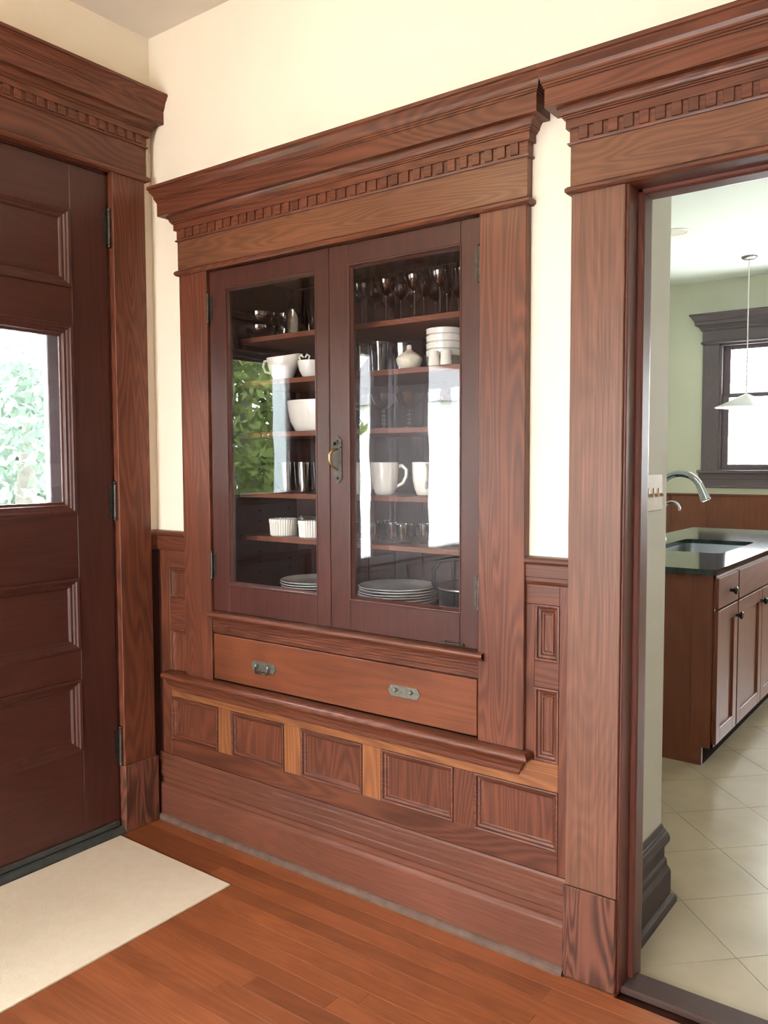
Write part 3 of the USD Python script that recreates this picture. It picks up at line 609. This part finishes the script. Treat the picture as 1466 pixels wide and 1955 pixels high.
obj('lever', MB().tube([(1.06, 2.98, CT+.07), (1.06, 2.94, CT+.09), (1.05, 2.90, CT+.13)], [.009, .007, .006], 10), 'chrome', fa, 40)
ft = thing('filter_tap', 'small slim chrome water tap beside the gooseneck faucet', 'tap', (1.005, 3.3, CT))
pts = [(1.005, 3.3, CT+.01), (1.005, 3.3, 1.10), (1.007, 3.3, 1.150)] + [(1.055+.05*math.cos(t), 3.3, 1.158+.046*math.sin(t)) for t in np.linspace(PI*.97, -.08*PI, 12)]
obj('spout', MB().tube(pts, .0085, 10), 'chrome', ft, 40); obj('base', MB().lathe([(.018, CT), (.018, CT+.01), (.010, CT+.02), (.009, CT+.05), (0, CT+.05)], (1.005, 3.3, 0), 14), 'chrome', ft, 40)
# lights
pd = thing('pendant_lamp', 'pendant lamp with a shallow white glass shade in front of the kitchen window', 'pendant lamp', (.858, 6.05, HK))
px, py = .858, 6.05
obj('canopy', MB().lathe([(0, HK-.026), (.05, HK-.024), (.068, HK-.010), (.070, HK), (0, HK)], (px, py, 0), 24), 'brushed_nickel', pd, 40)
obj('cord', MB().tube([(px, py, HK-.01), (px, py, 2.082)], .0055, 8), 'white_trim', pd)
obj('shade', MB().lathe([(a*1.3656, 2.004+(b-1.868)*1.3656) for a, b in [(.012, 1.93), (.03, 1.922), (.10, 1.888), (.17, 1.858), (.200, 1.845), (.200, 1.841), (.17, 1.852), (.10, 1.881), (.03, 1.915), (.012, 1.923)]], (px, py, 0), 36), 'shade_glass', pd, 40)
dlt = thing('downlight', 'round white recessed light in the kitchen ceiling', 'ceiling light', (.575, 4.81, HK))
obj('trim_ring', MB().lathe([(.082, HK), (.086, HK-.006), (.11, HK-.009), (.12, HK-.004), (.121, HK)], (.575, 4.81, 0), 28), 'white_trim', dlt, 40); obj('lens', MB().lathe([(0, HK-.003), (.083, HK-.004)], (.575, 4.81, 0), 28), 'ceiling_paint', dlt)

cl = thing('ceiling_lamp', 'round amber glass ceiling lamp of the dining room', 'ceiling light', (.75, -1.7, H))
obj('plate', MB().lathe([(0, H-.02), (.07, H-.02), (.08, H), (0, H)], (.75, -1.7, 0), 24), 'aged_bronze', cl, 40)
obj('bowl', MB().lathe([(0, H-.13), (.06, H-.125), (.11, H-.10), (.14, H-.06), (.145, H-.04)], (.75, -1.7, 0), 28), 'amber_glass', cl, 40)
lb = UsdLux.SphereLight.Define(stage, '/World/ceiling_lamp_bulb'); lb.AddTranslateOp().Set(Gf.Vec3d(.75, -1.7, H-.32)); lb.CreateRadiusAttr(.15); lb.CreateIntensityAttr(4.2); lb.CreateColorAttr(Gf.Vec3f(1.0, .74, .42))

# ------------------------------------------------------------------ door mat
single('door_mat', MB().prism(Polygon([(.042, -.243), (.672, -.250), (.680, -1.60), (.042, -1.60)]), lambda u, v, d: (u, v, d), .0005, .005), 'mat_weave', 'pale cream woven mat lying in front of the entry door', 'mat')

# ------------------------------------------------------------------ dishes in the cabinet
FLR = IZ0+.0006
def lathe_thing(name, label, cat, loc, parts, group=None):
    t = thing(name, label, cat, loc, group)
    for nm, prof, m, n, fl_, dp in parts: obj(nm, MB().lathe(prof, n=n, flute=fl_, depth=dp), m, t, 40, local=True)
    return t
# top shelf, left: stacked glass bowls and ribbed tumblers upside down
z = .0006+SHZ[0]
BOWL = [(0, .003), (.022, .003), (.026, .0), (.034, .004), (.050, .018), (.058, .034), (.060, .050), (.0585, .050), (.056, .034), (.048, .020), (.032, .008), (0, .006)]
bo = lathe_thing('glass_bowl', 'small glass bowl, lower of the front stack at the left of the top shelf', 'bowl', (.420, .184, z), [('bowl', BOWL, 'clear_glass', 28, 14, .02)], 'glass bowls on the top shelf')
copy(bo, (.420, .184, z+.052), 'small glass bowl, upper of the front stack at the left of the top shelf')
copy(bo, (.478, .285, z), 'small clear glass bowl, lower of the stack between the front bowls and the ribbed tumblers')
copy(bo, (.478, .285, z+.052), 'small clear glass bowl, upper of the stack between the front bowls and the ribbed tumblers')
TUMB = [(a*1.1, b*1.27) for a, b in [(.046, 0), (.0445, .0), (.040, .05), (.034, .10), (.029, .122), (.026, .127), (0, .128), (0, .131), (.028, .131), (.032, .126), (.037, .10), (.0435, .05), (.0475, .0)]]
tb = lathe_thing('ribbed_tumbler', 'ribbed clear tumbler upside down at the front of the top shelf', 'glass', (.606, .19, z), [('body', TUMB, 'clear_glass', 36, 18, .025)], 'ribbed tumblers on the top shelf')
copy(tb, (.655, .29, z), 'ribbed clear tumbler upside down behind the front one, beside the door stile')
# second shelf, left: cream jug and sugar bowl
z = .0006+SHZ[1]
jug = thing('cream_jug', 'white porcelain cream jug with a looped handle and wide spout', 'jug', (.523, .20, z))
prof = [(0, .002), (.030, 0), (.036, .004), (.050, .030), (.058, .055), (.062, .078), (.064, .086), (.061, .086), (.058, .072), (.046, .030), (.030, .010), (0, .008)]
m = MB().lathe(prof, n=36); v = m.v[0]
k = np.clip((v[:, 0])/.06, 0, 1)**2*np.clip((v[:, 2]-.045)/.04, 0, 1); v[:, 0] += k*.034; v[:, 2] += k*.012; v[:, 1] *= 1-.35*k; v[:, 0] += np.where(v[:, 0] < 0, 0, 0)
obj('body', m, 'white_china', jug, 40, local=True)
obj('handle', MB().tube([(-.055, 0, .068), (-.075, 0, .084), (-.098, 0, .082), (-.106, 0, .062), (-.094, 0, .040), (-.050, 0, .030)], [.006, .006, .006, .006, .005, .005], 10), 'white_china', jug, 40, local=True)
sg = thing('sugar_bowl', 'white porcelain sugar bowl with two small loop handles by the stile', 'bowl', (.668, .20, z))
obj('body', MB().lathe([(0, .002), (.026, 0), (.032, .006), (.044, .03), (.050, .058), (.050, .066), (.047, .066), (.044, .05), (.03, .012), (0, .008)], n=30, flute=15, depth=.012), 'white_china', sg, 40, local=True)
for s in (-1, 1): obj('handle', MB().tube([(s*.020, -.035, .064), (s*.026, -.037, .080), (s*.014, -.037, .086), (s*.004, -.036, .076)], .0035, 8), 'white_china', sg, 40, local=True)
# third shelf, left: serving bowl
lathe_thing('serving_bowl', 'large white porcelain serving bowl on the middle shelf', 'bowl', (.655, .275, SHZ[2]+.0006), [('bowl', [(0, .003), (.090, .003), (.095, 0), (.104, .006), (.122, .040), (.130, .085), (.133, .118), (.129, .118), (.126, .085), (.116, .042), (.09, .012), (0, .010)], 'white_china', 44, 0, 0)])
# fourth shelf, left: straight glasses
GL = [(.030, .003), (.0, .004), (0, 0), (.031, 0), (.036, .05), (.040, .118), (.0385, .118), (.0345, .05), (.0295, .006)]
z = .0006+SHZ[3]
sgl = lathe_thing('straight_glass', 'tall straight clear glass, front left on the fourth shelf', 'glass', (.558, .185, z), [('body', GL, 'clear_glass', 28, 0, 0)], 'straight glasses on the fourth shelf')
copy(sgl, (.648, .18, z), 'tall straight clear glass, second from the left on the fourth shelf'); copy(sgl, (.735, .19, z), 'tall straight clear glass beside the left door stile on the fourth shelf'); copy(sgl, (.56, .29, z), 'tall straight clear glass behind the two left ones on the fourth shelf')
# fifth shelf, left: ramekins
RAM = [(0, .003), (.046, .003), (.048, 0), (.051, .004), (.0535, .050), (.055, .0515), (.055, .064), (.0525, .066), (.051, .064), (.0495, .008), (0, .006)]
z = .0006+SHZ[4]
rm = lathe_thing('ramekin', 'white fluted ramekin at the front left of the fifth shelf', 'ramekin', (.512, .205, z), [('dish', RAM, 'white_china', 144, 36, .022)], 'ramekins on the fifth shelf')
copy(rm, (.555, .325, z), 'white fluted ramekin half hidden at the back of the fifth shelf'); copy(rm, (.665, .205, z), 'white fluted ramekin next to the left door stile on the fifth shelf')
lathe_thing('glass_dish', 'small clear glass dish standing on the ramekin by the stile', 'dish', (.665, .205, z+.067), [('dish', [(0, .001), (.03, 0), (.045, .01), (.047, .016), (.045, .016), (.03, .004), (0, .003)], 'clear_glass', 24, 0, 0)])
# cabinet floor: plate stacks
PLT = [(0, .004), (.075, .004), (.080, 0), (.088, .004), (.105, .008), (.143, .017), (.146, .019), (.143, .021), (.105, .012), (.085, .008), (0, .008)]
ordn = ['top', 'second', 'third', 'fourth', 'fifth', 'sixth', 'seventh', 'eighth', 'ninth']
p0 = None
for (cx_, cy_, n, where) in ((.625, .275, 7, 'left-hand'), (1.015, .275, 8, 'right-hand')):
    for k in range(n):
        lab = f'white dinner plate, {ordn[n-1-k]}{" one" if n-1-k == 0 else " from the top"} of the {where} plate stack'
        l = (cx_+random.uniform(-.003, .003), cy_+random.uniform(-.003, .003), FLR+k*.0098)
        if p0 is None: p0 = lathe_thing('dinner_plate', lab, 'plate', l, [('plate', PLT, 'cool_china', 56, 0, 0)], 'dinner plates stacked on the cabinet floor')
        else: copy(p0, l, lab)
# top shelf, right: wine glasses
z = .0006+SHZ[0]
WB = [(.004, .098), (.012, .104), (.026, .116), (.036, .136), (.039, .156), (.036, .190), (.032, .222)]
STM = [(0, 0), (.034, 0), (.034, .0015), (.012, .005), (.0055, .012), (.0042, .03), (.004, .085), (.0055, .098), (0, .101)]
wg = None
spots = [(.92, .195), (1.025, .195), (1.15, .19), (1.25, .195), (1.345, .2), (1.45, .2), (.80, .295), (.903, .295), (1.014, .30), (1.115, .30), (1.215, .295), (1.33, .30), (.90, .395), (.995, .395), (1.10, .40), (1.20, .395), (1.40, .395)]
rows = {.2: 'front', .3: 'middle', .4: 'back'}
cnt = {}
for i, (a, b_) in enumerate(spots):
    row_ = 'front' if b_ < .25 else 'middle' if b_ < .35 else 'back'
    same = sorted(s[0] for s in spots if ('front' if s[1] < .25 else 'middle' if s[1] < .35 else 'back') == row_)
    lab = f'{["first", "second", "third", "fourth", "fifth", "sixth"][same.index(a)]} clear wine glass from the left in the {row_} row of the top shelf'
    if wg is None: wg = lathe_thing('wine_glass', lab, 'wine glass', (a, b_, z), [('bowl', WB, 'clear_glass', 28, 0, 0), ('stem', STM, 'clear_glass', 18, 0, 0)], 'wine glasses on the top shelf')
    else: copy(wg, (a, b_, z), lab)
# second shelf, right: tumblers, garlic keeper, bowls and cups
z = .0006+SHZ[1]
HB = [(.030, .003), (.0, .005), (0, 0), (.031, 0), (.033, .004), (.038, .105), (.0365, .105), (.0315, .008)]
hb = lathe_thing('cut_tumbler', 'faceted clear tumbler, leftmost behind the right pane on the second shelf', 'glass', (.905, .19, z), [('body', HB, 'clear_glass', 32, 8, .03)], 'faceted tumblers on the second shelf')
copy(hb, (.997, .19, z), 'faceted clear tumbler, second from the left on the second shelf'); copy(hb, (1.040, .275, z), 'faceted clear tumbler just left of the garlic keeper'); copy(hb, (.90, .30, z), 'faceted clear tumbler behind the two leftmost on the second shelf'); copy(hb, (1.135, .33, z), 'faceted clear tumbler behind the garlic keeper')
gk = lathe_thing('garlic_keeper', 'cream onion-shaped lidded jar with a pointed knob', 'jar', (1.127, .19, z), [('jar', [(0, .001), (.022, 0), (.030, .004), (.040, .016), (.0435, .030), (.0435, .034), (0, .034)], 'cream_china', 32, 0, 0), ('lid', [(.0445, .034), (.0445, .037), (.040, .046), (.030, .054), (.018, .061), (.011, .067), (.008, .073), (.0088, .079), (.006, .085), (0, .086)], 'cream_china', 32, 0, 0)])
SB = [(0, .003), (.034, .003), (.036, 0), (.041, .004), (.052, .022), (.0565, .036), (.0625, .038), (.0635, .056), (.0605, .0565), (.052, .032), (.035, .008), (0, .006)]
sb = None
for k, w in enumerate(('lowest', 'third from the top', 'second from the top', 'topmost')):
    lab = f'white china bowl, {w} of the stack beside the garlic keeper'
    if sb is None: sb = lathe_thing('china_bowl', lab, 'bowl', (1.252, .222, z), [('bowl', SB, 'white_china', 36, 0, 0)], 'bowls stacked on the second shelf')
    else: copy(sb, (1.252, .222, z+.0245*k), lab)
EC = [(.020, 0), (.0185, 0), (.015, .044), (.0, .046), (0, .048), (.0155, .048), (.017, .044), (.0205, .001)]
ec = lathe_thing('small_cup', 'small white cup upside down, left of the pair before the stacked bowls', 'cup', (1.262, .140, z), [('cup', EC, 'white_china', 24, 0, 0)], 'small cups before the stacked bowls')
copy(ec, (1.306, .145, z), 'small white cup upside down, right of the pair before the stacked bowls')
lathe_thing('china_pitcher', 'tall white china pitcher at the right end of the second shelf', 'pitcher', (1.37, .25, z), [('body', [(0, .002), (.032, 0), (.040, .02), (.044, .05), (.036, .085), (.032, .10), (.036, .115), (.034, .115), (.03, .10), (.034, .08), (.04, .05), (.03, .008), (0, .006)], 'white_china', 30, 0, 0)])
# third shelf, right: coupe glasses with beaded stems
z = .0006+SHZ[2]
CB = [(.005, .068), (.018, .074), (.034, .086), (.044, .104), (.048, .122)]
CS = [(0, 0), (.034, 0), (.034, .002), (.010, .006)] + [p for k in range(4) for p in ((.0042, .010+k*.0145), (.0085, .014+k*.0145), (.0095, .0175+k*.0145), (.0085, .021+k*.0145))] + [(.005, .068), (0, .070)]
cg = None
for a, b_, w in ((.91, .20, 'first'), (1.02, .19, 'second'), (1.122, .20, 'third'), (1.20, .275, 'fourth'), (1.275, .20, 'fifth'), (1.39, .22, 'sixth')):
    lab = f'{w} clear coupe glass with a beaded stem from the left on the third shelf'
    if cg is None: cg = lathe_thing('coupe_glass', lab, 'glass', (a, b_, z), [('bowl', CB, 'clear_glass', 32, 16, .02), ('stem', CS, 'clear_glass', 16, 0, 0)], 'coupe glasses on the third shelf')
    else: copy(cg, (a, b_, z), lab)
# fourth shelf, right: mugs
z = .0006+SHZ[3]
MG = [(a*.86, b*1.07) for a, b in [(0, .003), (.032, .003), (.034, 0), (.040, .003), (.049, .022), (.0555, .050), (.058, .080), (.0585, .108), (.0555, .109), (.054, .080), (.050, .048), (.036, .010), (0, .008)]]
mg = None
for a, b_, rz, w in ((.900, .215, -.75, 'leftmost white mug on the fourth shelf, its handle facing front'), (1.018, .195, .55, 'white mug with its handle at the side, second from the left'), (1.158, .250, -1.0, 'white mug third from the left, handle towards the glass'), (1.222, .362, .2, 'white mug fourth from the left at the back of the shelf'), (1.275, .225, -1.2, 'white mug second from the right end of the fourth shelf'), (1.40, .24, -.9, 'white mug at the right end of the fourth shelf')):
    if mg is None:
        mg = thing('mug', w, 'mug', (a, b_, z), 'mugs on the fourth shelf', rotz=rz)
        obj('body', MB().lathe(MG, n=36), 'white_china', mg, 40, local=True)
        obj('handle', MB().tube([(.042, 0, .100), (.062, 0, .104), (.077, 0, .090), (.076, 0, .066), (.064, 0, .042), (.036, 0, .026)], [.008, .0075, .007, .007, .0065, .006], 10), 'white_china', mg, 40, local=True)
        first = mg
    else:
        r = thing('mug', w, 'mug', (a, b_, z), 'mugs on the fourth shelf', rotz=rz); r.GetReferences().AddInternalReference(first.GetPath()); r.SetInstanceable(True)
# fifth shelf, right: low glass cups
z = .0006+SHZ[4]
LC = [(.026, .010), (.0, .012), (0, 0), (.027, 0), (.032, .03), (.034, .068), (.0325, .068), (.030, .03)]
lc = None
names = iter(['first', 'second', 'third', 'fourth', 'fifth', 'sixth', 'seventh', 'eighth'])
for i, (a, b_) in enumerate([(.895, .20), (.972, .185), (1.035, .225), (1.10, .195), (1.155, .25), (.935, .31), (1.23, .20), (1.31, .22)]):
    lab = f'{next(names)} low clear glass cup from the left on the fifth shelf'
    if lc is None: lc = lathe_thing('glass_cup', lab, 'glass', (a, b_, z), [('body', LC, 'clear_glass', 30, 10, .03)], 'low glass cups on the fifth shelf')
    else: copy(lc, (a, b_, z), lab)
# cabinet floor, right: dark pots
pt = thing('saucepan', 'dark metal saucepan with lid and arched handle at the right of the cabinet floor', 'saucepan', (1.31, .285, FLR))
obj('body', MB().lathe([(0, .002), (.092, 0), (.100, .006), (.104, .095), (.108, .098), (.104, .101), (.098, .095), (.094, .012), (0, .010)], n=36), 'dark_pot', pt, 40, local=True)
lid = obj('lid', MB().lathe([(.106, .101), (.106, .106), (.085, .118), (.03, .128), (0, .129)], n=36), 'brushed_steel', pt, 40, local=True)
obj('handle', MB().tube([(-.106, -.02, .080), (-.125, -.03, .11), (-.120, -.035, .160), (-.09, -.04, .192), (-.03, -.04, .205), (.05, -.04, .195), (.10, -.03, .15), (.108, -.02, .085)], .008, 10), 'dark_pot', pt, 40, local=True)
obj('knob', MB().lathe([(.008, .128), (.008, .138), (.016, .144), (.016, .150), (0, .153)], n=16), 'dark_pot', pt, 40, local=True)

# ------------------------------------------------------------------ the rest of the room and what lies outside, seen in the panes
def big_window(name, frame_fn, u0, u1, v0, v1, muls, label, m='umber_z', t=.05):
    w = thing(name, label, 'window', kind='structure')
    F = lambda a, b_, c, d, e, f_: MB().add(np.array([frame_fn(*q) for q in MB().box(a, b_, c, d, e, f_).v[0]]), CH['box'].faces)
    b = MB()
    for q in ((u0, u0+t), (u1-t, u1)): b.tm(trimesh.Trimesh(*F(q[0], q[1], v0, v1, -.04, .02).get(), process=False))
    for q in ((v0, v0+t), (v1-t, v1)): b.tm(trimesh.Trimesh(*F(u0, u1, q[0], q[1], -.04, .02).get(), process=False))
    for a, b_ in muls: b.tm(trimesh.Trimesh(*F(a, b_, v0, v1, -.03, .0).get(), process=False))
    obj('frame', b, m, w)
    obj('pane', F(u0+t, u1-t, v0+t, v1-t, -.022, -.019), 'window_glass', w)
big_window('window_2', left(0), -2.80, -1.28, .90, 2.10, [(-1.62, -1.48), (-2.02, -1.71), (-1.34, -1.30), (-1.672, -1.66)], 'group of dark framed windows beside the entry door')
big_window('window_3', lambda u, v, d: (u, ROOM_Y0+d, v), .5, 2.7, .22, 2.25, [(1.55, 1.65)], 'wide window in the wall behind the viewer')
big_window('window_4', lambda u, v, d: (u, KY1-d, v), 2.75, 3.95, .9, 2.5, [(3.32, 3.38)], 'second window in the far kitchen wall')
single('ground', box(-60, 60, -70, 60, -.75, -.6), 'paving', 'pale paving around the house seen through the windows', 'ground', 'structure')
lw = MB().prism(Polygon([(-2.5, -1), (-30, 9), (-30, -22), (-4, -7)]), lambda u, v, d: (u, v, d), -.6, -.57)
single('lawn', lw, 'lawn', 'green lawn outside the entry door', 'grass', 'structure')
def tree(name, label, x, y, zc, r, n, m, size=.13, trunk=True, squash=1.1):
    t = thing(name, label, 'tree', (x, y, -.6))
    rng = np.random.default_rng(abs(hash((round(x*10), round(y*10)))) % 1000 if False else int(abs(x*37+y*91)*10) % 9973)
    d = rng.normal(size=(n, 3)); d /= np.linalg.norm(d, axis=1, keepdims=True)
    lump = 1+.35*(meshkit.noise(d*2.2+7, 3)-.5)*2
    c = d*(r*lump*rng.uniform(.45, 1.0, n)**.5)[:, None]*np.array([1, 1, squash])+np.array([x, y, zc])
    a = rng.normal(size=(n, 3)); a /= np.linalg.norm(a, axis=1, keepdims=True); b = np.cross(a, rng.normal(size=(n, 3))); b /= np.linalg.norm(b, axis=1, keepdims=True)
    s = size*rng.uniform(.6, 1.3, (n, 1))
    v = np.stack([c-a*s, c+b*s*.45, c+a*s, c-b*s*.45], 1).reshape(-1, 3); f = np.arange(4*n).reshape(-1, 4)
    tag(obj('foliage', MB().add(v, f), m, t), kind='stuff')
    if trunk: obj('trunk', MB().tube([(x, y, -.6), (x+.05, y, zc*.4), (x-.05, y+.05, zc), (x+.1, y, zc+r*.6)], [.16, .13, .10, .03], 10), 'bark', t, 40)
tree('leafy_tree', 'green leafy tree outside, mirrored in the left cabinet pane', -4.6, -5.0, 1.9, 1.12, 6000, 'leaf_green', .075)
tree('leafy_tree', 'dark green tree behind the mirrored leafy tree', -8.6, -8.2, 2.6, 1.7, 3500, 'leaf_dark', .13)
tree('leafy_tree', 'pale green tree seen through the glass of the entry door', -5.0, 2.3, 1.1, 1.5, 7000, 'leaf_pale', .075)
tree('leafy_tree', 'pale green tree beyond the entry door, further off', -9.2, 3.6, 1.0, 1.9, 2600, 'leaf_pale', .17)
pc = thing('porch_column', 'square pale blue-grey porch column outside the entry door', 'column', (-1.5, -2.46, -.6))
obj('shaft', box(-1.62, -1.40, -2.57, -2.35, -.4, 2.8, b=.006), 'column_paint', pc); obj('base', box(-1.65, -1.37, -2.60, -2.32, -.6, -.4, b=.01), 'column_paint', pc)
nh = thing('neighbour_house', 'white clapboard house across the yard mirrored in the right cabinet pane', 'house', (-9, -17, -.6))
obj('wall', box(-13, -5.5, -22, -17.06, -.6, 3.2), 'siding', nh)
for k in range(20): obj('clapboard', MB().prism([(-17.06, -.6+k*.19), (-17.0, -.6+k*.19), (-17.05, -.41+k*.19), (-17.06, -.41+k*.19)], lambda u, v, d: (d, u, v), -13, -5.5), 'siding', nh)
obj('roof', MB().prism([(-22.4, 3.1), (-16.6, 3.1), (-19.5, 5.4)], lambda u, v, d: (d, u, v), -13.4, -5.1), 'slate', nh)
